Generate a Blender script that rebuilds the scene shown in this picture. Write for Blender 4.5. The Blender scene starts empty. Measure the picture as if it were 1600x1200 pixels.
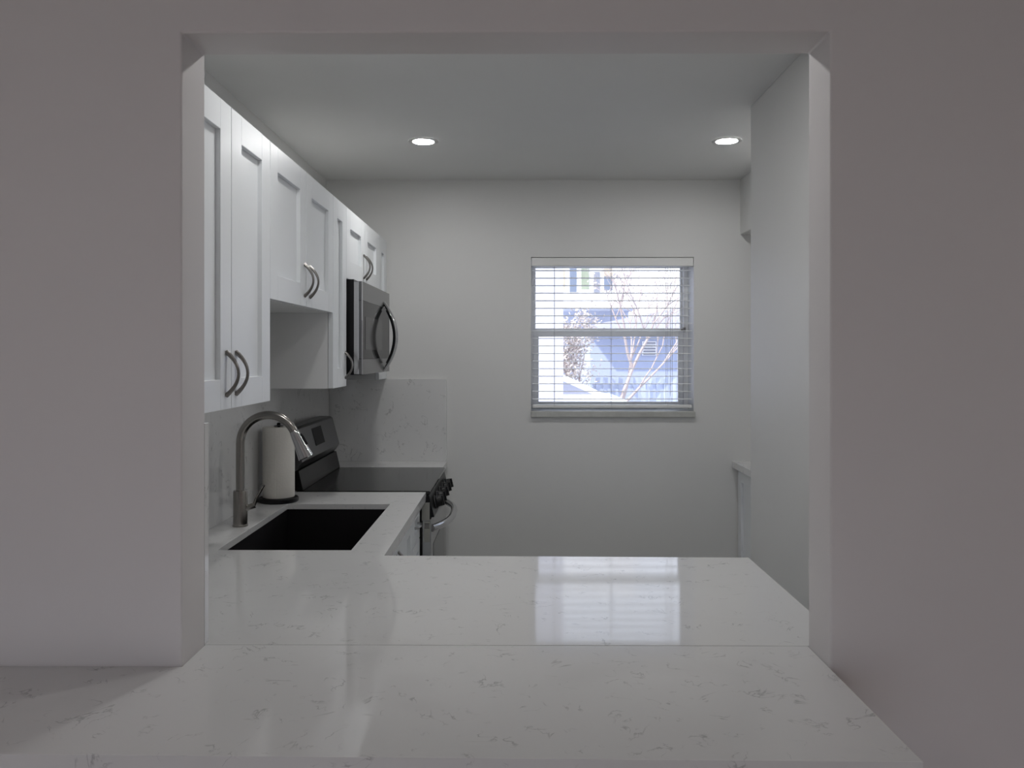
import bpy, bmesh, math, random
from mathutils import Vector, Matrix
PI = math.pi
random.seed(7)
C = bpy.context.scene.collection
S = bpy.context.scene

# ------------------------------------------------------------------ materials
def new_mat(name):
    m = bpy.data.materials.new(name); m.use_nodes = True
    return m, m.node_tree.nodes, m.node_tree.links, m.node_tree.nodes['Principled BSDF']

def mat(name, col, rough=0.5, metal=0.0, spec=0.5, bump=0.0, bscale=60.0, vary=0.0, vscale=3.0, coat=0.0, stretch=None):
    m, N, L, b = new_mat(name)
    b.inputs['Base Color'].default_value = (*col, 1)
    b.inputs['Roughness'].default_value = rough
    b.inputs['Metallic'].default_value = metal
    b.inputs['Specular IOR Level'].default_value = spec
    if coat: b.inputs['Coat Weight'].default_value = coat; b.inputs['Coat Roughness'].default_value = 0.05
    tc = N.new('ShaderNodeTexCoord')
    src = tc.outputs['Object']
    if stretch:
        mp = N.new('ShaderNodeMapping'); mp.inputs['Scale'].default_value = stretch
        L.new(src, mp.inputs['Vector']); src = mp.outputs['Vector']
    if vary:
        n = N.new('ShaderNodeTexNoise'); n.inputs['Scale'].default_value = vscale; n.inputs['Detail'].default_value = 4
        L.new(src, n.inputs['Vector'])
        r = N.new('ShaderNodeMapRange'); r.inputs[3].default_value = 1 - vary; r.inputs[4].default_value = 1 + vary
        L.new(n.outputs['Fac'], r.inputs[0])
        mx = N.new('ShaderNodeVectorMath'); mx.operation = 'SCALE'; mx.inputs[0].default_value = col
        L.new(r.outputs[0], mx.inputs['Scale']); L.new(mx.outputs[0], b.inputs['Base Color'])
    if bump:
        n = N.new('ShaderNodeTexNoise'); n.inputs['Scale'].default_value = bscale; n.inputs['Detail'].default_value = 3
        L.new(src, n.inputs['Vector'])
        bp = N.new('ShaderNodeBump'); bp.inputs['Strength'].default_value = bump; bp.inputs['Distance'].default_value = 0.002
        L.new(n.outputs['Fac'], bp.inputs['Height']); L.new(bp.outputs[0], b.inputs['Normal'])
    return m

def emis(name, col, s):
    m, N, L, b = new_mat(name)
    b.inputs['Base Color'].default_value = (*col, 1)
    b.inputs['Emission Color'].default_value = (*col, 1); b.inputs['Emission Strength'].default_value = s
    return m

def quartz(name):
    m, N, L, b = new_mat(name)
    b.inputs['Roughness'].default_value = 0.06; b.inputs['Specular IOR Level'].default_value = 0.5
    tc = N.new('ShaderNodeTexCoord')
    def noise(scale, detail=3, off=(0, 0, 0), dist=0.0):
        mp = N.new('ShaderNodeMapping'); mp.inputs['Location'].default_value = off
        L.new(tc.outputs['Object'], mp.inputs['Vector'])
        n = N.new('ShaderNodeTexNoise'); n.inputs['Scale'].default_value = scale; n.inputs['Detail'].default_value = detail
        n.inputs['Distortion'].default_value = dist
        L.new(mp.outputs[0], n.inputs['Vector']); return n.outputs['Fac']
    def math_(op, a, bb, clamp=False):
        n = N.new('ShaderNodeMath'); n.operation = op; n.use_clamp = clamp
        for i, v in enumerate((a, bb)):
            if hasattr(v, 'is_output'): L.new(v, n.inputs[i])
            elif v is not None: n.inputs[i].default_value = v
        return n.outputs[0]
    def ridge(src, w):
        d = math_('ABSOLUTE', math_('SUBTRACT', src, 0.5), None)
        r = N.new('ShaderNodeMapRange'); r.inputs[1].default_value = 0; r.inputs[2].default_value = w
        r.inputs[3].default_value = 1; r.inputs[4].default_value = 0
        L.new(d, r.inputs[0]); return r.outputs[0]
    def band(src, lo, hi):
        r = N.new('ShaderNodeMapRange'); r.inputs[1].default_value = lo; r.inputs[2].default_value = hi
        L.new(src, r.inputs[0]); return r.outputs[0]
    v1 = math_('MULTIPLY', ridge(noise(9, 4, (3, 1, 0), 1.2), 0.016), band(noise(13, 2, (7, 2, 5)), 0.55, 0.66))
    v2 = math_('MULTIPLY', ridge(noise(15, 4, (13, 4, 2), 1.6), 0.020), band(noise(19, 2, (1, 9, 5)), 0.57, 0.66))
    v3 = math_('MULTIPLY', band(noise(3.0, 5, (5, 5, 5), 0.8), 0.55, 0.8), 0.10)
    v = math_('ADD', math_('MULTIPLY', math_('MAXIMUM', v1, v2), 0.50), v3, True)
    mx = N.new('ShaderNodeMix'); mx.data_type = 'RGBA'
    mx.inputs[6].default_value = (0.71, 0.712, 0.71, 1); mx.inputs[7].default_value = (0.20, 0.205, 0.215, 1)
    L.new(v, mx.inputs[0]); L.new(mx.outputs[2], b.inputs['Base Color'])
    return m

M = {}
M['wall_dining'] = mat('wall_paint_dining', (0.70, 0.675, 0.675), 0.55, bump=0.15, bscale=25, vary=0.02)
M['wall'] = mat('wall_paint_kitchen', (0.72, 0.72, 0.71), 0.5, bump=0.12, bscale=25, vary=0.015)
M['ceil'] = mat('ceiling_paint', (0.74, 0.74, 0.73), 0.7, bump=0.1, bscale=30, vary=0.02)
M['wood_floor'] = mat('wood_floor', (0.42, 0.32, 0.25), 0.4, vary=0.15, vscale=4, stretch=(1, 8, 1))
M['tile_floor'] = mat('tile_floor', (0.42, 0.42, 0.41), 0.35, vary=0.06)
M['quartz'] = quartz('veined_quartz')
M['cab'] = mat('cabinet_paint', (0.84, 0.865, 0.885), 0.35, spec=0.4, vary=0.008)
M['cab_in'] = mat('cabinet_side', (0.80, 0.81, 0.81), 0.45)
M['pull'] = mat('brushed_pull', (0.25, 0.24, 0.23), 0.33, 1.0)
M['steel'] = mat('brushed_steel', (0.46, 0.46, 0.46), 0.27, 1.0, vary=0.06, vscale=30, stretch=(1, 1, 14))
M['dsteel'] = mat('dark_steel', (0.135, 0.135, 0.138), 0.30, 1.0, vary=0.05, vscale=20, stretch=(1, 10, 1))
M['chrome'] = mat('chrome', (0.62, 0.62, 0.63), 0.12, 1.0)
M['nickel'] = mat('brushed_nickel', (0.33, 0.315, 0.295), 0.24, 1.0)
M['black'] = mat('black_plastic', (0.008, 0.008, 0.009), 0.33, spec=0.25)
M['blackglass'] = mat('black_glass', (0.010, 0.010, 0.011), 0.14, spec=0.4)
M['mwglass'] = mat('smoked_glass', (0.030, 0.030, 0.031), 0.05, spec=0.06)
M['display'] = mat('display_glass', (0.006, 0.006, 0.007), 0.5, spec=0.15)
M['sink'] = mat('black_sink', (0.011, 0.010, 0.011), 0.5, spec=0.18, bump=0.2, bscale=200)
M['paper'] = mat('paper_towel', (0.78, 0.76, 0.71), 0.9, spec=0.1, bump=0.5, bscale=120)
M['card'] = mat('cardboard', (0.45, 0.34, 0.22), 0.9)
M['label'] = mat('label_paper', (0.36, 0.36, 0.33), 0.6)
M['print'] = mat('label_print', (0.05, 0.05, 0.05), 0.6)
M['vinyl'] = mat('window_vinyl', (0.88, 0.88, 0.87), 0.4)
M['alum'] = mat('window_aluminium', (0.55, 0.55, 0.54), 0.4, 0.3)
M['blind'] = mat('blind_white', (0.80, 0.80, 0.79), 0.5)
M['cord'] = mat('cord', (0.6, 0.6, 0.62), 0.8)
M['marble'] = mat('grey_marble', (0.48, 0.485, 0.46), 0.3, vary=0.25, vscale=18)
M['gap'] = mat('dark_gap', (0.02, 0.02, 0.02), 0.9)
M['lamp'] = emis('lamp_lens', (1.0, 0.99, 0.975), 175)
M['fill_lamp_dim'] = emis('fill_lens_dim', (1.0, 0.99, 0.975), 120)
M['fill_lamp_warm'] = emis('fill_lens_warm', (1.0, 0.89, 0.82), 112)
M['lamp_trim'] = mat('lamp_trim', (0.7, 0.7, 0.7), 0.4)
M['caulk'] = mat('caulk', (0.55, 0.54, 0.48), 0.6)

def glass(name):
    m = bpy.data.materials.new(name); m.use_nodes = True
    N = m.node_tree.nodes; L = m.node_tree.links; N.clear()
    o = N.new('ShaderNodeOutputMaterial'); t = N.new('ShaderNodeBsdfTransparent'); g = N.new('ShaderNodeBsdfGlossy')
    g.inputs['Roughness'].default_value = 0.02; t.inputs[0].default_value = (0.97, 0.98, 0.98, 1)
    mx = N.new('ShaderNodeMixShader'); f = N.new('ShaderNodeFresnel'); f.inputs[0].default_value = 1.3
    L.new(f.outputs[0], mx.inputs[0]); L.new(t.outputs[0], mx.inputs[1]); L.new(g.outputs[0], mx.inputs[2])
    L.new(mx.outputs[0], o.inputs[0]); return m
M['glass'] = glass('window_glass')

# ------------------------------------------------------------------ mesh helpers
class MB:
    def __init__(s): s.v = []; s.f = []; s.mi = []; s.cur = 0
    def box(s, x0, x1, y0, y1, z0, z1):
        b = len(s.v)
        s.v += [(x, y, z) for z in (z0, z1) for y in (y0, y1) for x in (x0, x1)]
        for q in ((0, 2, 3, 1), (4, 5, 7, 6), (0, 1, 5, 4), (2, 6, 7, 3), (0, 4, 6, 2), (1, 3, 7, 5)):
            s.f.append(tuple(b + i for i in q)); s.mi.append(s.cur)
        return s
    def prism(s, pts, a0, a1, axis='y'):
        """pts = 2-D outline; extruded along axis between a0 and a1"""
        n = len(pts); b = len(s.v)
        for a in (a0, a1):
            for p, q in pts:
                s.v.append({'y': (p, a, q), 'x': (a, p, q), 'z': (p, q, a)}[axis])
        s.f.append(tuple(b + i for i in range(n))); s.f.append(tuple(b + n + i for i in reversed(range(n))))
        s.mi += [s.cur] * 2
        for i in range(n):
            j = (i + 1) % n; s.f.append((b + i, b + n + i, b + n + j, b + j)); s.mi.append(s.cur)
        return s
    def lathe(s, prof, c=(0, 0, 0), seg=32, axis='z', cap=True):
        b = len(s.v); n = len(prof)
        for r, h in prof:
            for k in range(seg):
                a = 2 * PI * k / seg; u, w = r * math.cos(a), r * math.sin(a)
                p = {'z': (u, w, h), 'x': (h, u, w), 'y': (u, h, w)}[axis]
                s.v.append((c[0] + p[0], c[1] + p[1], c[2] + p[2]))
        for i in range(n - 1):
            for k in range(seg):
                k2 = (k + 1) % seg
                s.f.append((b + i * seg + k, b + i * seg + k2, b + (i + 1) * seg + k2, b + (i + 1) * seg + k)); s.mi.append(s.cur)
        if cap:
            s.f.append(tuple(b + k for k in reversed(range(seg)))); s.f.append(tuple(b + (n - 1) * seg + k for k in range(seg)))
            s.mi += [s.cur] * 2
        return s
    def tube(s, pts, rad, seg=12, flat=None):
        """swept tube; rad is a number or list; flat = (scale_u, scale_w) for a flattened section"""
        P = [Vector(p) for p in pts]; n = len(P); b = len(s.v)
        R = rad if isinstance(rad, (list, tuple)) else [rad] * n
        up = None
        for i in range(n):
            t = (P[min(i + 1, n - 1)] - P[max(i - 1, 0)]).normalized()
            if up is None:
                up = Vector((0, 1, 0)) if abs(t.y) < 0.9 else Vector((0, 0, 1))
            u = (up - t * up.dot(t)).normalized(); w = t.cross(u); up = u
            for k in range(seg):
                a = 2 * PI * k / seg
                fu, fw = flat if flat else (1, 1)
                s.v.append(tuple(P[i] + u * math.cos(a) * R[i] * fu + w * math.sin(a) * R[i] * fw))
        for i in range(n - 1):
            for k in range(seg):
                k2 = (k + 1) % seg
                s.f.append((b + i * seg + k, b + i * seg + k2, b + (i + 1) * seg + k2, b + (i + 1) * seg + k)); s.mi.append(s.cur)
        s.f.append(tuple(b + k for k in reversed(range(seg)))); s.f.append(tuple(b + (n - 1) * seg + k for k in range(seg)))
        s.mi += [s.cur] * 2
        return s
    def grid(s, xs, ys, mask, z0, z1, warp=None):
        """slab from cells; mask(i,j) true = solid. clean outer skin only"""
        idx = {}
        def V(i, j, z):
            k = (i, j, z)
            if k not in idx:
                x, y = xs[i], ys[j]
                if warp: x, y = warp(x, y)
                idx[k] = len(s.v); s.v.append((x, y, z))
            return idx[k]
        nx, ny = len(xs) - 1, len(ys) - 1
        on = lambda i, j: 0 <= i < nx and 0 <= j < ny and mask(i, j)
        for i in range(nx):
            for j in range(ny):
                if not on(i, j): continue
                s.f.append((V(i, j, z1), V(i + 1, j, z1), V(i + 1, j + 1, z1), V(i, j + 1, z1)))
                s.f.append((V(i, j, z0), V(i, j + 1, z0), V(i + 1, j + 1, z0), V(i + 1, j, z0)))
                s.mi += [s.cur] * 2
                for di, dj, a, bb in ((0, -1, (i, j), (i + 1, j)), (0, 1, (i + 1, j + 1), (i, j + 1)), (-1, 0, (i, j + 1), (i, j)), (1, 0, (i + 1, j), (i + 1, j + 1))):
                    if not on(i + di, j + dj):
                        s.f.append((V(*a, z0), V(*bb, z0), V(*bb, z1), V(*a, z1))); s.mi.append(s.cur)
        return s
    def build(s, name, mats, parent=None, bevel=0.0, smooth=False, origin=None, seg=2):
        me = bpy.data.meshes.new(name)
        o = Vector(origin) if origin else Vector((0, 0, 0))
        if parent is not None: po = wloc(parent)
        else: po = Vector((0, 0, 0))
        base = o if origin else po
        me.from_pydata([tuple(Vector(v) - base) for v in s.v], [], s.f)
        if not isinstance(mats, (list, tuple)): mats = [mats]
        for m in mats: me.materials.append(m)
        for p, k in zip(me.polygons, s.mi): p.material_index = k
        bm = bmesh.new(); bm.from_mesh(me); bmesh.ops.recalc_face_normals(bm, faces=bm.faces); bm.to_mesh(me); bm.free()
        if smooth:
            me.shade_smooth()
            try: me.set_sharp_from_angle(angle=math.radians(35))
            except Exception: pass
        ob = bpy.data.objects.new(name, me); C.objects.link(ob)
        ob.location = base - po
        if parent is not None: ob.parent = parent
        if bevel:
            md = ob.modifiers.new('bevel', 'BEVEL'); md.width = bevel; md.segments = seg; md.limit_method = 'ANGLE'
            md.angle_limit = math.radians(40)
        return ob

def wloc(o):
    v = Vector((0, 0, 0))
    while o is not None: v += o.location; o = o.parent
    return v
def thing(name, label, cat, loc, group=None):
    o = bpy.data.objects.new(name, None); C.objects.link(o); o.location = loc; o.empty_display_size = 0.1
    return tag(o, label, cat, group)
def tag(o, label, cat, group=None, kind=None):
    o['label'] = label; o['category'] = cat
    if group: o['group'] = group
    if kind: o['kind'] = kind
    return o
def struct(name, mb, m, label=None, **k):
    o = mb.build(name, m, **k); o['kind'] = 'structure'
    o['label'] = label or name.replace('_', ' '); o['category'] = name.split('_')[0]
    return o

# ------------------------------------------------------------------ key sizes (metres; camera stands at x=0, y=0)
EYE, CT = 1.529, 0.914
YF, YK = 1.600, 1.720          # dining face and kitchen face of the pass-through wall
XL, XR = -0.660, 0.614         # jambs
ZH = 2.161                     # header underside
YB = 4.690                     # kitchen end wall
XW = -1.097                    # left kitchen wall (quartz face 2 cm in front)
XS = -1.077
XRW = 1.88
CEIL = 2.530

# ------------------------------------------------------------------ setting
struct('wall_front', MB().grid([-3.2, XL, XR, 2.6], [0, CT - 0.04, ZH, CEIL],
       lambda i, j: not (i == 1 and j == 1), 0, 1), M['wall_dining'], label='grey wall with a wide pass-through opening into the kitchen')
w = bpy.data.objects['wall_front']
for v in w.data.vertices:      # stand the slab upright: (x, z, 0..1) -> (x, y, z)
    x, z, t = v.co; v.co = (x, YF + (YK - YF) * t, z)
bm = bmesh.new(); bm.from_mesh(w.data); bmesh.ops.recalc_face_normals(bm, faces=bm.faces); bm.to_mesh(w.data); bm.free()
md = w.modifiers.new('bevel', 'BEVEL'); md.width = 0.004; md.segments = 3; md.limit_method = 'ANGLE'

struct('wall_left', MB().box(XW - 0.12, XW, YK, YB, 0, CEIL), M['wall'], label='left kitchen wall behind the cabinets')
# end wall with window opening
WX0, WX1, WZ0, WZ1 = 0.082, 1.017, 1.199, 2.086
bw = MB().grid([XW - 0.12, WX0, WX1, XRW + 0.12], [0, WZ0, WZ1, CEIL], lambda i, j: not (i == 1 and j == 1), 0, 1)
bw = struct('wall_back', bw, M['wall'], label='far kitchen wall with the window')
for v in bw.data.vertices:
    x, z, t = v.co; v.co = (x, YB + 0.25 * t, z)
bm = bmesh.new(); bm.from_mesh(bw.data); bmesh.ops.recalc_face_normals(bm, faces=bm.faces); bm.to_mesh(bw.data); bm.free()
struct('wall_right', MB().box(XRW, XRW + 0.12, YK, YB, 0, CEIL), M['wall'], label='right kitchen wall')
struct('wall_partition', MB().box(0.945, XRW, YK, 3.30, 0, CEIL), M['wall'], bevel=0.004, label='white wall return on the right side of the kitchen')
struct('trim_soffit', MB().box(1.283, XRW, 3.30, YB, 2.214, CEIL), M['wall'], bevel=0.003, label='boxed soffit under the ceiling at the right')
ceil = struct('ceiling', MB().box(-3.2, 2.6, YK - 0.06, YB + 0.25, CEIL, CEIL + 0.1), M['ceil'], label='kitchen ceiling')
struct('ceiling_dining', MB().box(-3.2, 2.6, -3.4, YK - 0.06, CEIL, CEIL + 0.1), M['ceil'], label='dining room ceiling')
struct('floor', MB().box(XW, XRW, YK, YB, -0.1, 0), M['tile_floor'], label='kitchen floor')
struct('floor_dining', MB().box(-3.2, 2.6, -3.4, YK, -0.1, 0), M['wood_floor'], label='dining room wood floor')
struct('wall_dining_left', MB().box(-3.32, -3.2, -3.4, YK, 0, CEIL), M['wall_dining'], label='left dining room wall')
struct('wall_dining_right', MB().box(2.6, 2.72, -3.4, YK, 0, CEIL), M['wall_dining'], label='right dining room wall')
RX0, RX1, RZ1 = -2.5, 0.6, 2.15
rw = struct('wall_rear', MB().grid([-3.2, RX0, RX1, 2.6], [0, RZ1, CEIL], lambda i, j: not (i == 1 and j == 0), 0, 1), M['wall_dining'], label='rear dining room wall behind the camera')
for v in rw.data.vertices:
    x, z, t = v.co; v.co = (x, -3.4 - 0.15 * t, z)
bm = bmesh.new(); bm.from_mesh(rw.data); bmesh.ops.recalc_face_normals(bm, faces=bm.faces); bm.to_mesh(rw.data); bm.free()
# sliding glass door in rear wall
d = MB()
for a, b_ in ((RX0, RX0 + 0.06), (RX1 - 0.06, RX1), (-0.98, -0.92)): d.box(a, b_, -3.50, -3.44, 0, RZ1)
d.box(RX0 + 0.06, RX1 - 0.06, -3.50, -3.44, RZ1 - 0.06, RZ1); d.box(RX0 + 0.06, RX1 - 0.06, -3.50, -3.44, 0, 0.05)
dr = struct('door_1', d, M['alum'], label='sliding glass door behind the camera')
MB().box(RX0 + 0.06, RX1 - 0.06, -3.473, -3.467, 0.05, RZ1 - 0.06).build('glass_pane', M['glass'], dr)
struct('trim_balcony', MB().box(-3.3, 2.7, -4.9, -3.56, 2.45, 2.6), M['wall_dining'], label='added slab blocking the sun over the rear glass door')  # unseen slab added to keep direct sun off the rear door

# ------------------------------------------------------------------ recessed lights
def lamp(x, y, label, group, lens='lamp'):
    t = thing('recessed_light', label, 'ceiling light', (x, y, CEIL), group)
    MB().lathe([(0.050, -0.001), (0.050, -0.004), (0.064, -0.006), (0.070, -0.003), (0.070, -0.0005)], (x, y, CEIL), 40, cap=False).build('trim_ring', M['lamp_trim'], t, smooth=True)
    MB().lathe([(0.0505, -0.0022), (0.042, -0.0042), (0.024, -0.0058), (0.004, -0.0064)], (x, y, CEIL), 32).build('lens', M[lens], t, smooth=True)
    return t
lamp(-0.440, 3.83, 'round recessed ceiling light on the left, nearer the cabinets', 'recessed ceiling lights')
lamp(0.985, 3.83, 'round recessed ceiling light on the right, by the wall return', 'recessed ceiling lights')
lamp(-0.440, 2.25, 'added unseen ceiling light behind the header, left', 'recessed ceiling lights', 'fill_lamp_dim')  # this pair is unseen, added to brighten the near half of the kitchen
lamp(0.250, 2.25, 'added unseen ceiling light behind the header, right', 'recessed ceiling lights', 'fill_lamp_dim')
for x, y, w_ in ((-1.9, -0.4, 'front left'), (1.3, -0.4, 'front right'), (-1.9, -2.3, 'rear left'), (1.3, -2.3, 'rear right')):  # unseen fill lights added to lift and warm the dining walls
    lamp(x, y, 'added unseen fill light in the dining room ceiling, ' + w_, 'added dining room fill lights', 'fill_lamp_warm')

# ------------------------------------------------------------------ countertops
def warp_k(x, y):            # far edge of the peninsula runs slightly askew
    if abs(y - 2.473) < 1e-6: y = 2.483 - (x + 0.41) * 0.016
    return x, y
SX0, SX1, SY0, SY1 = -0.940, -0.520, 2.550, 3.335
xs = [XW, SX0, SX1, -0.405, 0.700]; ys = [YK + 0.0008, 2.473, SY0, SY1, 3.625]
ct = MB().grid(xs, ys, lambda i, j: (i <= 2 and not (i == 1 and j == 2)) or j == 0, CT - 0.022, CT, warp_k)
ct.box(-0.425, -0.4055, 2.50, 3.6245, CT - 0.042, CT - 0.0221)
ct.box(-0.4055, 0.6995, 2.448, 2.4635, CT - 0.042, CT - 0.0221)
ct.box(0.680, 0.6995, YK + 0.002, 2.447, CT - 0.042, CT - 0.0221)
o = ct.build('countertop', M['quartz'], bevel=0.0008, origin=(0, 2.5, CT)); tag(o, 'white veined quartz kitchen countertop with the sink cut into it', 'countertop')
def warp_b(x, y):
    if y < 1.3: y = 1.2395 - (x + 0.1) * 0.011
    return x, y
bt = MB().grid([-1.7, XL + 0.0008, XR - 0.0012], [1.24, YF - 0.0008, YK - 0.0008], lambda i, j: i == 1 or j == 0, CT - 0.040, CT - 0.0002, warp_b)
o = bt.build('bar_top', M['quartz'], bevel=0.0008, origin=(0, 1.5, CT)); tag(o, 'white veined quartz bar top projecting in front of the grey wall', 'countertop')
# strip behind the stove and the counter on the right
o = MB().box(XW + 0.0, -0.402, 4.402, YB, CT - 0.04, CT).build('countertop', M['quartz'], bevel=0.0015, origin=(-0.7, 4.5, CT))
tag(o, 'narrow strip of quartz countertop between stove and far wall', 'countertop')
o = MB().box(1.236, XRW, 3.302, YB, CT - 0.038, CT).build('countertop', M['quartz'], bevel=0.0015, origin=(1.5, 4, CT))
tag(o, 'small quartz countertop in the far right corner below the window wall', 'countertop')

# backsplashes
ST = 1.386
o = MB().box(XW + 0.0005, XS, YK + 0.0225, YB, CT, ST).build('backsplash', M['quartz'], bevel=0.001, origin=(XS, 3, CT)); tag(o, 'long quartz backsplash on the left wall behind the faucet', 'backsplash')
o = MB().box(XS, -0.405, YB - 0.02, YB, CT, ST).build('backsplash', M['quartz'], bevel=0.001, origin=(-0.7, YB, CT)); tag(o, 'square quartz backsplash on the far wall behind the stove', 'backsplash')
o = MB().box(XW, XL - 0.0005, YK, YK + 0.022, CT, ST - 0.004).build('backsplash', M['quartz'], bevel=0.001, origin=(-0.8, YK, CT)); tag(o, 'thin edge of quartz backsplash beside the left jamb of the opening', 'backsplash')

# ------------------------------------------------------------------ cabinets
XC = -0.750                    # front of the upper doors
def arc_pull(y, z0, z1, xf, bow=0.032, n=14):
    pts = []; rad = []
    for i in range(n + 1):
        t = i / n; a = (t - 0.5) * 2
        pts.append((xf - 0.004 + 0.004 + bow * (1 - a * a), y, z0 + (z1 - z0) * t))
        rad.append(0.0052 + 0.0032 * abs(a) ** 2)
    pts[0] = (xf - 0.0005, y, z0); pts[-1] = (xf - 0.0005, y, z1)
    return MB().tube(pts, rad, 10, flat=(1.15, 0.75))
def shaker(y0, y1, z0, z1, xf, st=0.075, th=0.020, rec=0.0135, rail=None, sgn=1):
    rail = rail or st; b = MB(); e = 0.0006
    X0, X1 = (xf - th, xf) if sgn > 0 else (xf, xf + th)
    P0, P1 = (xf - th, xf - rec) if sgn > 0 else (xf + rec, xf + th)
    b.box(X0, X1, y0, y0 + st, z0, z1); b.box(X0, X1, y1 - st, y1, z0, z1)
    b.box(X0, X1, y0 + st + e / 3, y1 - st - e / 3, z1 - rail, z1); b.box(X0, X1, y0 + st + e / 3, y1 - st - e / 3, z0, z0 + rail)
    b.box(P0, P1, y0 + st - 0.004, y1 - st + 0.004, z0 + rail - 0.004, z1 - rail + 0.004)
    return b
def upper(label, y0, y1, z0, z1, doors, handle, group='white shaker wall cabinets', st=0.078):
    t = thing('wall_cabinet', label, 'cabinet', (XW, (y0 + y1) / 2, z0), group)
    b = MB().box(XW + 0.0005, XC - 0.022, y0 + 0.0006, y1 - 0.0006, z0, z1); b.build('body', M['cab_in'], t, bevel=0.001)
    for (a, c), hy in zip(doors, handle):
        dd = shaker(a + 0.0016, c - 0.0016, z0 + 0.001, z1 - 0.001, XC, st).build('door', M['cab'], t, bevel=0.0011)
        if hy is not None: arc_pull(hy, z0 + 0.036, z0 + 0.150, XC).build('handle', M['pull'], dd, smooth=True)
    return t
ZT = 2.178
upper('tall two-door wall cabinet nearest the opening', 1.80, 2.473, 1.385, ZT, [(1.80, 2.137), (2.137, 2.473)], [2.098, 2.170])
upper('short two-door wall cabinet above the open space over the sink', 2.473, 3.320, 1.696, ZT, [(2.473, 2.897), (2.897, 3.320)], [2.872, 2.944])
upper('narrow single-door wall cabinet left of the microwave', 3.320, 3.580, 1.387, ZT, [(3.320, 3.580)], [3.553], st=0.080)
upper('two-door wall cabinet directly above the microwave', 3.580, 4.425, 1.862, ZT, [(3.580, 4.005), (4.005, 4.425)], [3.978, 4.050], st=0.085)
upper('narrow wall cabinet in the far corner right of the microwave', 4.425, YB - 0.0005, 1.387, ZT, [(4.425, YB - 0.004)], [None], st=0.085)

# base cabinets
XBF = -0.432
def base(label, y0, y1, fronts, group='white base cabinets'):
    t = thing('base_cabinet', label, 'cabinet', (XW, (y0 + y1) / 2, 0), group)
    b = MB()
    b.box(XW + 0.0005, XBF - 0.022, y0, y0 + 0.018, 0.0, CT - 0.044); b.box(XW + 0.0005, XBF - 0.022, y1 - 0.018, y1, 0.0, CT - 0.044)
    b.box(XW + 0.0005, XBF - 0.022, y0 + 0.018, y1 - 0.018, 0.10, 0.118); b.box(XBF - 0.080, XBF - 0.06, y0 + 0.018, y1 - 0.018, 0, 0.10)
    b.build('body', M['cab_in'], t)
    for kind, a, c, z0, z1, hy in fronts:
        dd = shaker(a + 0.0016, c - 0.0016, z0, z1, XBF, 0.055 if kind == 'drawer' else 0.075, rail=0.045 if kind == 'drawer' else 0.07).build(kind, M['cab'], t, bevel=0.0011)
        if kind == 'drawer':
            ym = (a + c) / 2; zm = (z0 + z1) / 2
            MB().tube([(XBF, ym - 0.055, zm), (XBF + 0.012, ym - 0.045, zm), (XBF + 0.019, ym, zm), (XBF + 0.012, ym + 0.045, zm), (XBF, ym + 0.055, zm)], 0.0055, 10).build('handle', M['steel'], dd, smooth=True)
        elif hy is not None: arc_pull(hy, z1 - 0.17, z1 - 0.055, XBF).build('handle', M['pull'], dd, smooth=True)
    return t
base('white base cabinet under the sink', 2.475, 3.378, [('door', 2.475, 2.927, 0.105, 0.865, 2.895), ('door', 2.927, 3.378, 0.105, 0.865, 2.96)])
base('narrow white drawer cabinet between sink and stove', 3.379, 3.622, [('drawer', 3.379, 3.622, 0.715, 0.865, None), ('drawer', 3.379, 3.622, 0.41, 0.710, None), ('drawer', 3.379, 3.622, 0.105, 0.405, None)])
t = thing('base_cabinet', 'white peninsula cabinet under the quartz counter', 'cabinet', (0, 2.1, 0))
MB().box(XW + 0.001, 0.66, YK + 0.001, 2.425, 0.10, CT - 0.0425).box(XW + 0.02, 0.64, YK + 0.01, 2.36, 0, 0.10).build('body', M['cab'], t, bevel=0.001)
# base cabinet at the far right, facing left
t = thing('base_cabinet', 'white base cabinet in the far right corner', 'cabinet', (1.6, 4, 0))
MB().box(1.290, XRW - 0.001, 3.302, YB - 0.001, 0.10, CT - 0.0385).box(1.36, XRW - 0.001, 3.31, YB - 0.001, 0, 0.10).build('body', M['cab_in'], t, bevel=0.001)
for a, c in ((3.31, 3.78), (3.79, 4.255), (4.265, YB - 0.012)):
    shaker(a, c, 0.105, CT - 0.050, 1.268, 0.062, sgn=-1).build('door', M['cab'], t, bevel=0.001)
# filler cabinet beyond the stove
t = thing('base_cabinet', 'slim white filler cabinet between stove and far wall', 'cabinet', (XW, 4.5, 0))
MB().box(XW + 0.001, -0.43, 4.404, YB - 0.021, 0.0, CT - 0.0405).build('body', M['cab'], t, bevel=0.001)

# ------------------------------------------------------------------ sink
t = thing('kitchen_sink', 'black undermount sink below the cut-out in the counter', 'sink', ((SX0 + SX1) / 2, (SY0 + SY1) / 2, 0.67))
zf, zt, e = 0.68, CT - 0.0225, 0.004
b = MB()
b.box(SX0 - 0.02, SX0 - e, SY0 - 0.02, SY1 + 0.02, zf - 0.01, zt); b.box(SX1 + e, SX1 + 0.018, SY0 - 0.02, SY1 + 0.02, zf - 0.01, zt)
b.box(SX0 - e, SX1 + e, SY0 - 0.02, SY0 - e, zf - 0.01, zt); b.box(SX0 - e, SX1 + e, SY1 + e, SY1 + 0.02, zf - 0.01, zt)
b.box(SX0 - e, SX1 + e, SY0 - e, SY1 + e, zf - 0.01, zf)
b.build('basin', M['sink'], t)
MB().lathe([(0.055, 0.0), (0.055, 0.003), (0.04, 0.004), (0.034, 0.001), (0.01, 0.001)], (-0.74, 2.95, zf), 28).build('drain', M['dsteel'], t, smooth=True)

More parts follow.
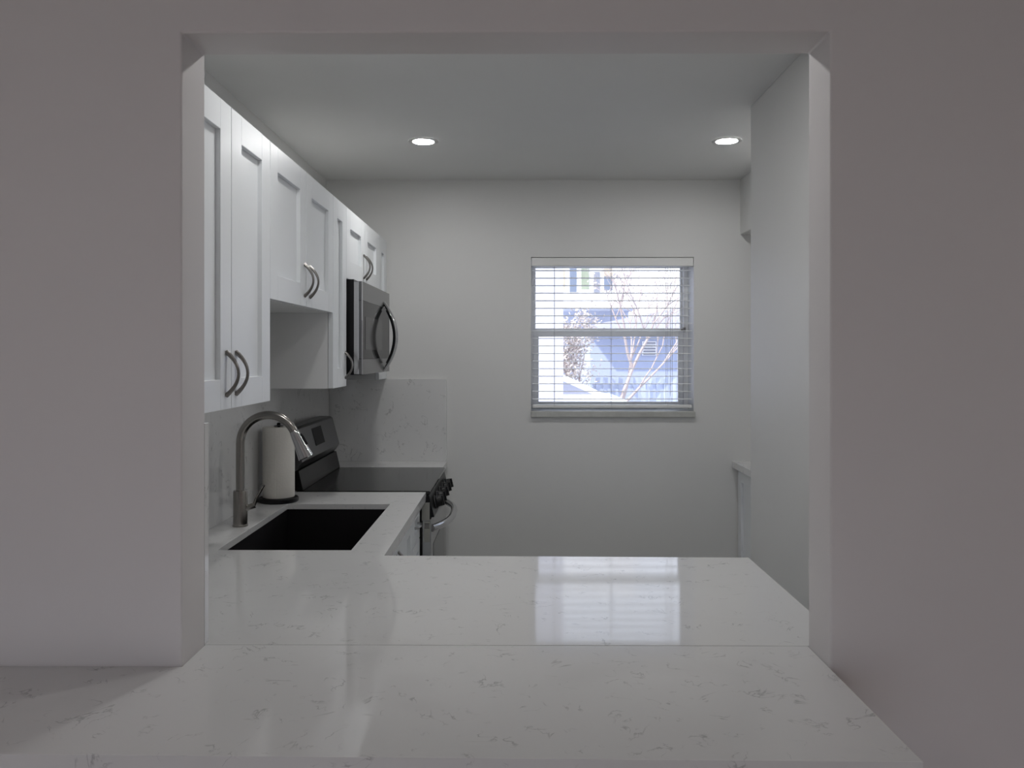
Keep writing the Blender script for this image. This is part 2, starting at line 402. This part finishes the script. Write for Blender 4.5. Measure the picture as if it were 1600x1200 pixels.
# ------------------------------------------------------------------ faucet
FX, FY = -0.988, 2.905
t = thing('kitchen_faucet', 'brushed nickel gooseneck pull-down faucet behind the sink', 'faucet', (FX, FY, CT))
MB().lathe([(0.0270, 0.0003), (0.0270, 0.006), (0.0250, 0.008), (0.0250, 0.124), (0.0235, 0.128), (0.016, 0.128)], (FX, FY, CT), 36).build('base', M['nickel'], t, smooth=True)
R = 0.1005; zc = CT + 0.296
pts = [(FX, FY, CT + 0.127), (FX, FY, CT + 0.20), (FX, FY, zc)]
for i in range(1, 25):
    a = PI - (PI - math.radians(25)) * i / 24
    pts.append((FX + R + R * math.cos(a), FY, zc + R * math.sin(a)))
MB().tube(pts, 0.0152, 24).build('neck', M['nickel'], t, smooth=True)
ex, ez = pts[-1][0], pts[-1][2]; dx, dz = math.sin(math.radians(25)), -math.cos(math.radians(25))
def along(s): return (ex + dx * s, FY, ez + dz * s)
hd = MB().tube([along(0), along(0.003), along(0.012), along(0.045), along(0.088), along(0.102), along(0.105)], [0.0152, 0.0166, 0.0172, 0.0200, 0.0255, 0.0275, 0.025], 28).build('spray_head', M['chrome'], t, smooth=True)
nx, nz = -dz, dx
MB().tube([(along(0.018)[0] + nx * 0.0165, FY, along(0.018)[2] + nz * 0.0165), (along(0.030)[0] + nx * 0.0195, FY, along(0.030)[2] + nz * 0.0195), (along(0.062)[0] + nx * 0.0235, FY, along(0.062)[2] + nz * 0.0235)], [0.005, 0.006, 0.004], 10).build('spray_button', M['black'], hd, smooth=True)
lv = MB().tube([(FX + 0.02, FY, CT + 0.062), (FX + 0.052, FY + 0.004, CT + 0.075)], 0.0105, 16)
lv.tube([(FX + 0.048, FY + 0.003, CT + 0.074), (FX + 0.056, FY + 0.006, CT + 0.100), (FX + 0.082, FY + 0.010, CT + 0.146)], [0.0065, 0.0048, 0.0042], 12)
lv.build('lever', M['nickel'], t, smooth=True)

# ------------------------------------------------------------------ paper towel
PX, PY = -0.994, 3.395
t = thing('paper_towel_holder', 'black round paper towel holder beside the faucet', 'paper towel holder', (PX, PY, CT))
MB().lathe([(0.060, 0.0004), (0.079, 0.0004), (0.081, 0.004), (0.081, 0.015), (0.077, 0.019), (0.02, 0.019)], (PX, PY, CT), 44).build('base', M['black'], t, smooth=True)
MB().lathe([(0.006, 0.018), (0.006, 0.314), (0.020, 0.3145), (0.020, 0.316), (0.008, 0.3175), (0.007, 0.320), (0.008, 0.324), (0.005, 0.328), (0.001, 0.329)], (PX, PY, CT), 20).build('rod', M['black'], t, smooth=True)
t = thing('paper_towel_roll', 'white paper towel roll standing on the black holder', 'paper towel', (PX, PY, CT + 0.02))
b = MB(); prof = [(0.0205, 0.0205), (0.0635, 0.0205), (0.0650, 0.023), (0.0650, 0.308), (0.0635, 0.3105), (0.0205, 0.3105), (0.0205, 0.0205)]
b.lathe(prof, (PX, PY, CT), 56, cap=False)
b.tube([(PX + 0.005, PY - 0.0648, CT + 0.023), (PX + 0.005, PY - 0.0648, CT + 0.308)], 0.0011, 6)
b.build('paper', M['paper'], t, smooth=True)
MB().lathe([(0.0185, 0.0206), (0.0203, 0.0206), (0.0203, 0.3103), (0.0185, 0.3103), (0.0185, 0.0206)], (PX, PY, CT), 30, cap=False).build('core', M['card'], t, smooth=True)

# ------------------------------------------------------------------ stove
Y0, Y1 = 3.632, 4.396
t = thing('electric_stove', 'stainless and black freestanding electric stove', 'stove', (-0.75, 4.01, 0))
MB().box(XS + 0.005, -0.425, Y0, Y1, 0.03, 0.900).box(XS + 0.03, -0.45, Y0 + 0.03, Y1 - 0.03, 0.0, 0.03).build('body', M['black'], t, bevel=0.003)
MB().box(-0.985, -0.388, Y0 - 0.001, Y1 + 0.001, 0.9003, 0.917).build('cooktop', M['blackglass'], t, bevel=0.004)
# backguard: slanted console above a black base
MB().prism([(-1.069, 0.9175), (-0.955, 0.9175), (-0.975, 1.005), (-1.069, 1.005)], Y0, Y1).build('backguard_base', mat('gloss_black', (0.006, 0.006, 0.006), 0.18, spec=0.1), t, bevel=0.003)
bg = MB().prism([(-1.069, 1.0055), (-0.985, 1.0055), (-0.958, 1.045), (-0.962, 1.060), (-0.996, 1.186), (-1.010, 1.194), (-1.069, 1.194)], Y0, Y1).build('backguard', M['dsteel'], t, bevel=0.003)
def onface(y, s, off=0.0):   # point on the slanted console face; s 0 bottom .. 1 top
    return (-0.962 + (-0.034) * s + 0.965 * off, y, 1.060 + 0.126 * s + 0.26 * off)
def facequad(mb, y0, y1, s0, s1, off, th=0.002):
    b0 = len(mb.v)
    for o_ in (off - th, off):
        for (y, s) in ((y0, s0), (y1, s0), (y1, s1), (y0, s1)): mb.v.append(onface(y, s, o_))
    for q in ((0, 1, 2, 3), (4, 7, 6, 5), (0, 4, 5, 1), (1, 5, 6, 2), (2, 6, 7, 3), (3, 7, 4, 0)):
        mb.f.append(tuple(b0 + i for i in q)); mb.mi.append(mb.cur)
m_ = MB(); facequad(m_, 3.925, 4.105, 0.20, 0.86, 0.0015); m_.build('display', M['display'], bg)
# front: slanted control panel
MB().prism([(-0.4245, 0.899), (-0.392, 0.899), (-0.368, 0.800), (-0.4245, 0.800)], Y0, Y1).build('control_panel', M['black'], t, bevel=0.003)
import itertools
for y in (3.755, 3.87, 4.01, 4.15, 4.265):
    k = MB().lathe([(0.029, 0.001), (0.029, 0.012), (0.025, 0.014), (0.024, 0.032), (0.021, 0.036), (0.003, 0.036)], (0, 0, 0), 24, axis='x')
    k.box(0.030, 0.043, -0.006, 0.006, -0.022, 0.022)
    rot = Matrix.Rotation(math.radians(-13), 4, 'Y')
    k.v = [tuple(rot @ Vector(v) + Vector((-0.3785, y, 0.846))) for v in k.v]
    kb = k.build('knob', M['black'], t, smooth=True)
    r_ = MB().lathe([(0.0300, 0.0), (0.0315, 0.003), (0.0300, 0.006)], (0, 0, 0), 24, axis='x', cap=False)
    r_.v = [tuple(rot @ Vector(v) + Vector((-0.3785, y, 0.846))) for v in r_.v]
    r_.build('collar', M['dsteel'], kb, smooth=True)
od = MB().box(-0.4245, -0.383, Y0 + 0.002, Y1 - 0.002, 0.235, 0.792).build('oven_door', M['steel'], t, bevel=0.004)
MB().box(-0.386, -0.3815, Y0 + 0.10, Y1 - 0.10, 0.33, 0.66).build('glass', M['blackglass'], od)
pts = []; rr = []
for i in range(25):
    u = i / 24; a = 2 * u - 1
    pts.append((-0.384 + 0.070 * (1 - abs(a) ** 2.6), Y0 + 0.045 + (Y1 - Y0 - 0.09) * u, 0.742)); rr.append(0.0165)
MB().tube(pts, rr, 16).build('handle', M['chrome'], od, smooth=True)
MB().box(-0.4245, -0.386, Y0 + 0.002, Y1 - 0.002, 0.05, 0.228).build('drawer', M['steel'], t, bevel=0.004)
# paper labels on the near side of the stove
s1 = MB().box(-0.424, -0.389, Y0 - 0.0012, Y0 - 0.0002, 0.786, 0.866).build('side_label', M['label'], t)
s1['label'] = 'pale blank sticker on the black side panel'
s1 = MB().box(-0.4145, -0.387, Y0 - 0.0012, Y0 - 0.0002, 0.690, 0.782).build('side_label', M['label'], t)
s1['label'] = 'pale sticker with dark printed bars'
b = MB()
for z in (0.772, 0.766, 0.7585, 0.752): b.box(-0.412, -0.390, Y0 - 0.0016, Y0 - 0.0012, z - 0.0015, z + 0.0015)
b.build('printed_bar', M['print'], s1)

# ------------------------------------------------------------------ microwave
MY0, MY1, MX, MZ0, MZ1 = 3.622, 4.385, -0.687, 1.436, 1.853
t = thing('microwave', 'stainless over-the-range microwave hung under the wall cabinet', 'microwave', (-0.9, 4.0, MZ0), None)
MB().box(XS, -0.7255, MY0 + 0.001, MY1 - 0.001, MZ0 + 0.001, MZ1 + 0.0088).build('body', M['black'], t, bevel=0.002)
dr_ = MB()
dr_.box(-0.725, MX, MY0, MY1, MZ1 - 0.085, MZ1); dr_.box(-0.725, MX, MY0, MY1, MZ0, MZ0 + 0.070)
dr_.box(-0.725, MX, MY0, MY0 + 0.014, MZ0 + 0.0702, MZ1 - 0.0852); dr_.box(-0.725, MX, MY1 - 0.012, MY1, MZ0 + 0.0702, MZ1 - 0.0852)
door = dr_.build('door', mat('door_steel', (0.17, 0.17, 0.172), 0.18, 1.0), t, bevel=0.0015)
MB().box(-0.7225, MX - 0.001, MY0 + 0.0145, MY1 - 0.0125, MZ0 + 0.0705, MZ1 - 0.0855).build('glass', M['mwglass'], door)
MB().box(MX - 0.0008, MX + 0.0004, MY0 + 0.07, MY1 - 0.24, MZ0 + 0.112, MZ1 - 0.155).build('screen', mat('mesh_screen', (0.085, 0.085, 0.085), 0.08, spec=0.06), door)
MB().box(-0.7250, -0.7050, MY0 - 0.0008, MY0 - 0.0001, MZ0 + 0.003, MZ1 - 0.003).build('edge_trim', M['steel'], door)
MB().box(-0.7065, -0.7035, MY0 - 0.0022, MY0 - 0.0001, MZ0 + 0.003, MZ1 - 0.003).box(MX - 0.004, MX + 0.001, MY0 - 0.0018, MY0 + 0.002, MZ0 + 0.001, MZ1 - 0.001).build('chrome_strip', M['chrome'], door)
pts = []; rr = []
for i in range(29):
    u = i / 28; a = 2 * u - 1
    pts.append((MX - 0.002 + 0.064 * (1 - a * a), 4.215, MZ0 + 0.006 + 0.352 * u)); rr.append(0.012 + 0.003 * (1 - a * a))
hh = MB().tube(pts, rr, 16, flat=(1.2, 0.7)).build('handle', M['chrome'], door, smooth=True)
MB().tube([(x - 0.006, y, z) for x, y, z in pts[3:-3]], rr[3:-3], 12, flat=(1.25, 0.75)).build('inner_grip', M['black'], hh, smooth=True)
MB().box(-0.90, -0.74, MY0 + 0.1, MY1 - 0.1, MZ0 - 0.003, MZ0 + 0.0008).build('grease_filter', M['dsteel'], t)

# ------------------------------------------------------------------ window + blind
YG = YB + 0.19
win = MB()
fw = 0.026
win.box(WX0, WX0 + fw - 0.008, YG - 0.03, YG + 0.05, WZ0, WZ1); win.box(WX1 - fw, WX1, YG - 0.03, YG + 0.05, WZ0, WZ1)
win.box(WX0 + fw - 0.008, WX1 - fw, YG - 0.03, YG + 0.05, WZ1 - 0.028, WZ1); win.box(WX0 + fw - 0.008, WX1 - fw, YG - 0.03, YG + 0.05, WZ0, WZ0 + 0.026)
w1 = struct('window_1', win, M['vinyl'], bevel=0.002, label='single-hung window in the far kitchen wall')
ZM = 1.664   # meeting rail
s_ = MB()
xa, xb = WX0 + fw - 0.008, WX1 - fw
s_.box(xa + 0.0005, xa + 0.012, YG + 0.012, YG + 0.035, ZM, WZ1 - 0.0285); s_.box(xb - 0.012, xb - 0.0005, YG + 0.012, YG + 0.035, ZM, WZ1 - 0.0285)
s_.box(xa + 0.012, xb - 0.012, YG + 0.012, YG + 0.035, WZ1 - 0.042, WZ1 - 0.0285); s_.box(xa + 0.012, xb - 0.012, YG + 0.012, YG + 0.035, ZM, ZM + 0.018)
up = s_.build('upper_sash', M['vinyl'], w1, bevel=0.0015)
MB().box(xa + 0.0115, xb - 0.0115, YG + 0.021, YG + 0.025, ZM + 0.0175, WZ1 - 0.0415).build('glass_pane', M['glass'], up)
s_ = MB()
s_.box(xa + 0.0005, xa + 0.030, YG - 0.018, YG + 0.008, WZ0 + 0.0265, ZM + 0.004); s_.box(xb - 0.030, xb - 0.0005, YG - 0.018, YG + 0.008, WZ0 + 0.0265, ZM + 0.004)
s_.box(xa + 0.030, xb - 0.030, YG - 0.018, YG + 0.008, ZM - 0.032, ZM + 0.004); s_.box(xa + 0.030, xb - 0.030, YG - 0.018, YG + 0.008, WZ0 + 0.0265, WZ0 + 0.045)
lo = s_.build('lower_sash', M['vinyl'], w1, bevel=0.0015)
MB().box(xa + 0.0295, xb - 0.0295, YG - 0.007, YG - 0.003, WZ0 + 0.0445, ZM - 0.0315).build('glass_pane', M['glass'], lo)
MB().box(xb - 0.004, xb + 0.010, YG - 0.044, YG - 0.0185, ZM - 0.004, ZM + 0.022).box(xb - 0.016, xb - 0.004, YG - 0.038, YG - 0.024, ZM + 0.004, ZM + 0.014).build('latch', M['pull'], lo)
MB().box(WX0 + 0.04, WX1 - 0.18, YG - 0.034, YG - 0.0305, WZ0 + 0.010, WZ0 + 0.022).build('weather_strip', M['print'], w1)
si = MB().box(WX0 - 0.002, WX1 + 0.006, YB - 0.022, YB + 0.158, WZ0 - 0.0335, WZ0 + 0.001)
si.v = [(x, y, z + (0.004 if y > YB else 0)) for x, y, z in si.v]
si.build('window_sill', M['marble'], w1, bevel=0.004)

t = thing('window_blind', 'white horizontal slat blind, open, hanging in the far window', 'blind', ((WX0 + WX1) / 2, YB + 0.02, WZ1))
MB().box(WX0 + 0.003, WX1 - 0.003, YB - 0.004, YB + 0.050, WZ1 - 0.052, WZ1 - 0.004).build('headrail', M['blind'], t, bevel=0.003)
pitch = 0.0437; nz_ = 17; ztop = WZ1 - 0.074
sl = MB()
for i in range(nz_ + 1):
    z = ztop - i * pitch
    # slightly cambered slat
    prof = [(YB + 0.004 + 0.046 * k / 6, z + 0.0022 * math.sin(PI * k / 6)) for k in range(7)]
    prof2 = [(y, zz - 0.0022) for y, zz in reversed(prof)]
    sl.prism(prof + prof2, WX0 + 0.008, WX1 - 0.010, axis='x')
sl.build('slats', M['blind'], t)
zb = ztop - (nz_ + 1) * pitch
MB().box(WX0 + 0.008, WX1 - 0.010, YB + 0.003, YB + 0.051, zb - 0.007, zb + 0.010).build('bottom_rail', M['blind'], t, bevel=0.003)
for x in (WX0 + 0.135, WX0 + 0.463, WX1 - 0.150):
    b = MB()
    b.tube([(x, YB + 0.0025, zb), (x, YB + 0.0025, WZ1 - 0.05)], 0.0011, 6); b.tube([(x, YB + 0.0515, zb), (x, YB + 0.0515, WZ1 - 0.05)], 0.0011, 6)
    b.build('ladder_cord', M['cord'], t)
MB().tube([(WX1 - 0.125, YB - 0.001, WZ1 - 0.05), (WX1 - 0.124, YB - 0.0005, ZM - 0.05), (WX1 - 0.125, YB - 0.001, WZ0 + 0.05)], 0.0013, 6).tube([(WX1 - 0.135, YB - 0.001, WZ1 - 0.05), (WX1 - 0.134, YB - 0.0005, ZM), (WX1 - 0.135, YB - 0.001, WZ0 + 0.09)], 0.0013, 6).build('lift_cord', M['cord'], t)

# ------------------------------------------------------------------ outside
M['white_out'] = mat('white_stucco', (0.86, 0.85, 0.84), 0.9, vary=0.02)
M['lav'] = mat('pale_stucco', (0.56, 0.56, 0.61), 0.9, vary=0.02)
M['blue_shade_out'] = mat('blue_shaded_wall', (0.42, 0.46, 0.58), 0.9, vary=0.03)  # blue sky shade on white paint, put into the wall colour
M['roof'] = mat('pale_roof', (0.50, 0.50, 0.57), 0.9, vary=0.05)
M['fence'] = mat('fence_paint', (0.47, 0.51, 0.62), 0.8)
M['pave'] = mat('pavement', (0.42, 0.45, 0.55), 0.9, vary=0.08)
M['carw'] = mat('car_white', (0.85, 0.86, 0.88), 0.25, coat=0.5)
M['carg'] = mat('car_glass', (0.30, 0.31, 0.38), 0.4)
M['tyre'] = mat('tyre', (0.05, 0.05, 0.05), 0.8)
M['bark'] = mat('bark', (0.48, 0.40, 0.37), 0.9, vary=0.2, vscale=8)
M['leaf'] = mat('dry_leaf', (0.54, 0.48, 0.44), 0.8, vary=0.3, vscale=5)
M['green'] = mat('green_leaf', (0.27, 0.30, 0.22), 0.8, vary=0.3, vscale=5)
M['pane_b'] = mat('blue_pane', (0.16, 0.19, 0.25), 0.4)
M['pane_g'] = mat('grey_pane', (0.22, 0.23, 0.27), 0.3)
M['pane_o'] = mat('shade_pane', (0.46, 0.39, 0.29), 0.6)
struct('floor_outside', MB().box(-30, 30, YB + 0.26, 60, -0.25, -0.12), M['pave'], label='pavement outside the window')
struct('floor_patio', MB().box(-20, 20, -25, -3.56, -0.25, -0.12), mat('patio', (0.55, 0.5, 0.45), 0.9), label='patio behind the glass door')
# near neighbour wall at the left of the view
t = thing('neighbor_house', 'pale stucco wall of the nearest house, left in the window view', 'house', (-1.2, 8.2, -0.12))
MB().box(-4.5, 0.455, 8.0, 9.4, -0.12, 3.6).build('wall', M['lav'], t); MB().box(-4.7, 0.475, 7.9, 9.5, 3.6, 3.75).build('roof', M['white_out'], t)
# two storey white building far behind
t = thing('apartment_building', 'white two-storey building with narrow upper windows behind the tree', 'building', (0.5, 21, -0.12))
MB().box(-7, 2.90, 20, 27, 2.78, 6.2).build('upper_storey', M['white_out'], t)
MB().box(-7, 2.86, 20.9, 27, -0.12, 2.78).build('lower_storey', mat('blue_shaded_lower_wall', (0.62, 0.65, 0.74), 0.9), t)  # bluish shade below the slab put into this wall colour
MB().box(-7.2, 2.93, 19.7, 27, 2.62, 2.78).build('floor_slab', M['white_out'], t)
for (px0, px1, py0, py1, mm) in ((879.5, 883, 422, 452, 'pane_o'), (890.5, 901, 419, 456.5, 'pane_b'), (908.5, 920.5, 416, 452, 'green'), (928, 937.5, 425, 457.5, 'pane_g'), (944, 957, 416, 432, 'pane_o'), (944, 957, 432.5, 453.5, 'pane_b'), (963, 966, 430, 434, 'pane_g')):
    x0, x1 = (px0 - 808) / 1273 * 20, (px1 - 808) / 1273 * 20; z0, z1 = EYE + (553 - py1) / 1273 * 20, EYE + (553 - py0) / 1273 * 20
    MB().box(x0, x1, 19.96, 20.05, z0, z1).build('window_pane', M[mm], t)
# one storey house right, bluish shade in its wall colour
t = thing('bungalow', 'one-storey house with bluish shade in its wall colour and a louvred window at the right', 'house', (4, 16, -0.12))
MB().box(1.35, 8, 15, 20, -0.12, 2.02).build('wall', M['blue_shade_out'], t)
MB().prism([(1.25, 1.97), (1.35, 2.05), (3.2, 2.42), (8.3, 2.42), (8.3, 1.97)], 14.6, 19.6).build('roof', M['roof'], t)
wf = MB().box(2.30, 2.56, 14.955, 15.02, 1.50, 1.76).build('window', M['white_out'], t)
b = MB()
for i in range(5): b.box(2.32, 2.54, 14.94, 14.954, 1.515 + 0.05 * i, 1.54 + 0.05 * i)
b.build('louvre', M['pane_g'], wf)
# picket fence
t = thing('picket_fence', 'pale picket fence in front of the one-storey house', 'fence', (3.0, 13.5, -0.12))
b = MB()
for i in range(34): b.box(1.30 + 0.125 * i, 1.375 + 0.125 * i, 13.46, 13.48, -0.1, 1.14)
b.build('pickets', M['fence'], t)
MB().box(1.25, 5.6, 13.481, 13.52, 0.95, 1.03).box(1.25, 5.6, 13.481, 13.52, 0.2, 0.28).build('rail', M['fence'], t)
# car, tail towards the right
t = thing('parked_car', 'white car with sloping rear parked behind the near house', 'car', (-0.4, 12.0, -0.12))
CY = 11.2
side = [(-2.85, 0.30), (1.52, 0.30), (1.57, 0.62), (1.55, 0.97), (1.47, 1.03), (0.95, 1.07), (-1.6, 1.06), (-2.6, 0.93), (-2.88, 0.70)]
MB().prism([(x, z - 0.12) for x, z in side], CY, CY + 1.75).build('body', M['carw'], t, bevel=0.06, seg=4)
cab = [(1.35, 0.91), (0.62, 1.255), (0.1, 1.30), (-0.6, 1.28), (-1.4, 0.92)]
MB().prism(cab, CY + 0.14, CY + 1.61).build('cabin', M['carw'], t, bevel=0.05, seg=4)
gl = [(1.05, 0.97), (0.52, 1.205), (0.1, 1.235), (-0.5, 1.22), (-1.1, 0.97)]
MB().prism(gl, CY + 0.125, CY + 0.16).build('side_glass', M['carg'], t)
for x in (0.75, -1.95):
    wh = MB().lathe([(0.33, 0), (0.33, 0.2), (0.29, 0.22), (0.2, 0.22)], (x, CY - 0.02, 0.22), 28, axis='y').build('wheel', M['tyre'], t, smooth=True)
# trees
def tree(label, x, y, h, lean, seed, leafmat, nleaf, spread=1.0, z0=-0.12, name='bare_tree'):
    rnd = random.Random(seed); t = thing(name, label, 'tree', (x, y, z0))
    b = MB(); lf = MB()
    def grow(p, d, L, r, lev):
        n = 4; pts = [p]; q = Vector(p); dd = Vector(d)
        for i in range(n):
            dd = (dd + Vector((rnd.uniform(-.16, .16), rnd.uniform(-.16, .16), rnd.uniform(-.04, .12)))).normalized()
            q = q + dd * L / n; pts.append(tuple(q))
        b.tube(pts, [r * (1 - 0.5 * i / n) for i in range(n + 1)], 6 if lev < 2 else 4)
        if lev >= 5:
            for _ in range(nleaf):
                c = Vector(pts[rnd.randint(1, n)]) + Vector((rnd.gauss(0, .07), rnd.gauss(0, .07), rnd.gauss(0, .07)))
                u = Vector((rnd.gauss(0, 1), rnd.gauss(0, 1), rnd.gauss(0, 1))).normalized() * 0.035
                w_ = u.orthogonal().normalized() * 0.018; k = len(lf.v)
                lf.v += [tuple(c - u), tuple(c + w_), tuple(c + u), tuple(c - w_)]; lf.f.append((k, k + 1, k + 2, k + 3)); lf.mi.append(0)
            return
        for _ in range(3 if lev else 4):
            nd = (dd + Vector((rnd.uniform(-1, 1) * spread + lean * 0.25, rnd.uniform(-.8, .8) * spread, rnd.uniform(-.1, .7)))).normalized()
            k = rnd.randint(2, n)
            grow(pts[k], nd, L * rnd.uniform(.62, .80), r * 0.55, lev + 1)
    grow((x, y, z0), Vector((lean, 0, 1)).normalized(), h * 0.36, h * 0.012, 0)
    b.build('branches', M['bark'], t)
    if lf.v: lf.build('foliage', M[leafmat], t)
    return t
tree('bare reddish tree with fine branches outside the window', 1.22, 13.0, 4.4, 0.5, 5, 'leaf', 1, 0.9)
tree('small brown-leaved tree beside the car', 0.98, 13.2, 2.5, 0.1, 11, 'leaf', 5, 0.8, name='leafy_tree')

# ------------------------------------------------------------------ light
wd = bpy.data.worlds.new('World'); S.world = wd; wd.use_nodes = True
N = wd.node_tree.nodes; L = wd.node_tree.links; bgn = N['Background']
tc = N.new('ShaderNodeTexCoord'); sp = N.new('ShaderNodeSeparateXYZ'); L.new(tc.outputs['Generated'], sp.inputs[0])
cr = N.new('ShaderNodeValToRGB'); L.new(sp.outputs['Z'], cr.inputs[0])
cr.color_ramp.elements[0].position = 0.0; cr.color_ramp.elements[0].color = (0.90, 0.91, 1.0, 1)
cr.color_ramp.elements[1].position = 0.6; cr.color_ramp.elements[1].color = (0.66, 0.76, 1.0, 1)
L.new(cr.outputs[0], bgn.inputs['Color']); bgn.inputs['Strength'].default_value = 2.6
sun = bpy.data.lights.new('sun', 'SUN'); sun.energy = 5.5; sun.angle = 0.01; sun.color = (1, 0.96, 0.9)
so = bpy.data.objects.new('sun', sun); C.objects.link(so); so.location = (-5, 2, 12)
so.rotation_euler = Vector((0.62, 0.42, -0.80)).to_track_quat('-Z', 'Y').to_euler()
def portal(name, loc, rot, sx, sy):
    l = bpy.data.lights.new(name, 'AREA'); l.shape = 'RECTANGLE'; l.size = sx; l.size_y = sy; l.cycles.is_portal = True
    o = bpy.data.objects.new(name, l); C.objects.link(o); o.location = loc; o.rotation_euler = rot
portal('window_portal', ((WX0 + WX1) / 2, YB + 0.27, (WZ0 + WZ1) / 2), (-PI / 2, 0, 0), WX1 - WX0, WZ1 - WZ0)
portal('door_portal', ((RX0 + RX1) / 2, -3.56, RZ1 / 2), (PI / 2, 0, 0), RX1 - RX0, RZ1)

# ------------------------------------------------------------------ camera
cam = bpy.data.cameras.new('camera'); co = bpy.data.objects.new('camera', cam); C.objects.link(co)
cam.sensor_width = 36; cam.sensor_fit = 'HORIZONTAL'; cam.lens = 36 * 1273 / 1600; cam.shift_y = -47 / 1600
cam.clip_start = 0.02; cam.clip_end = 200
co.location = (0, 0, EYE); co.rotation_euler = (PI / 2, 0, 0.006)
S.camera = co
S.view_settings.view_transform = 'Standard'; S.view_settings.look = 'None'; S.view_settings.exposure = 0.0; S.view_settings.gamma = 1
S.view_settings.use_curve_mapping = False
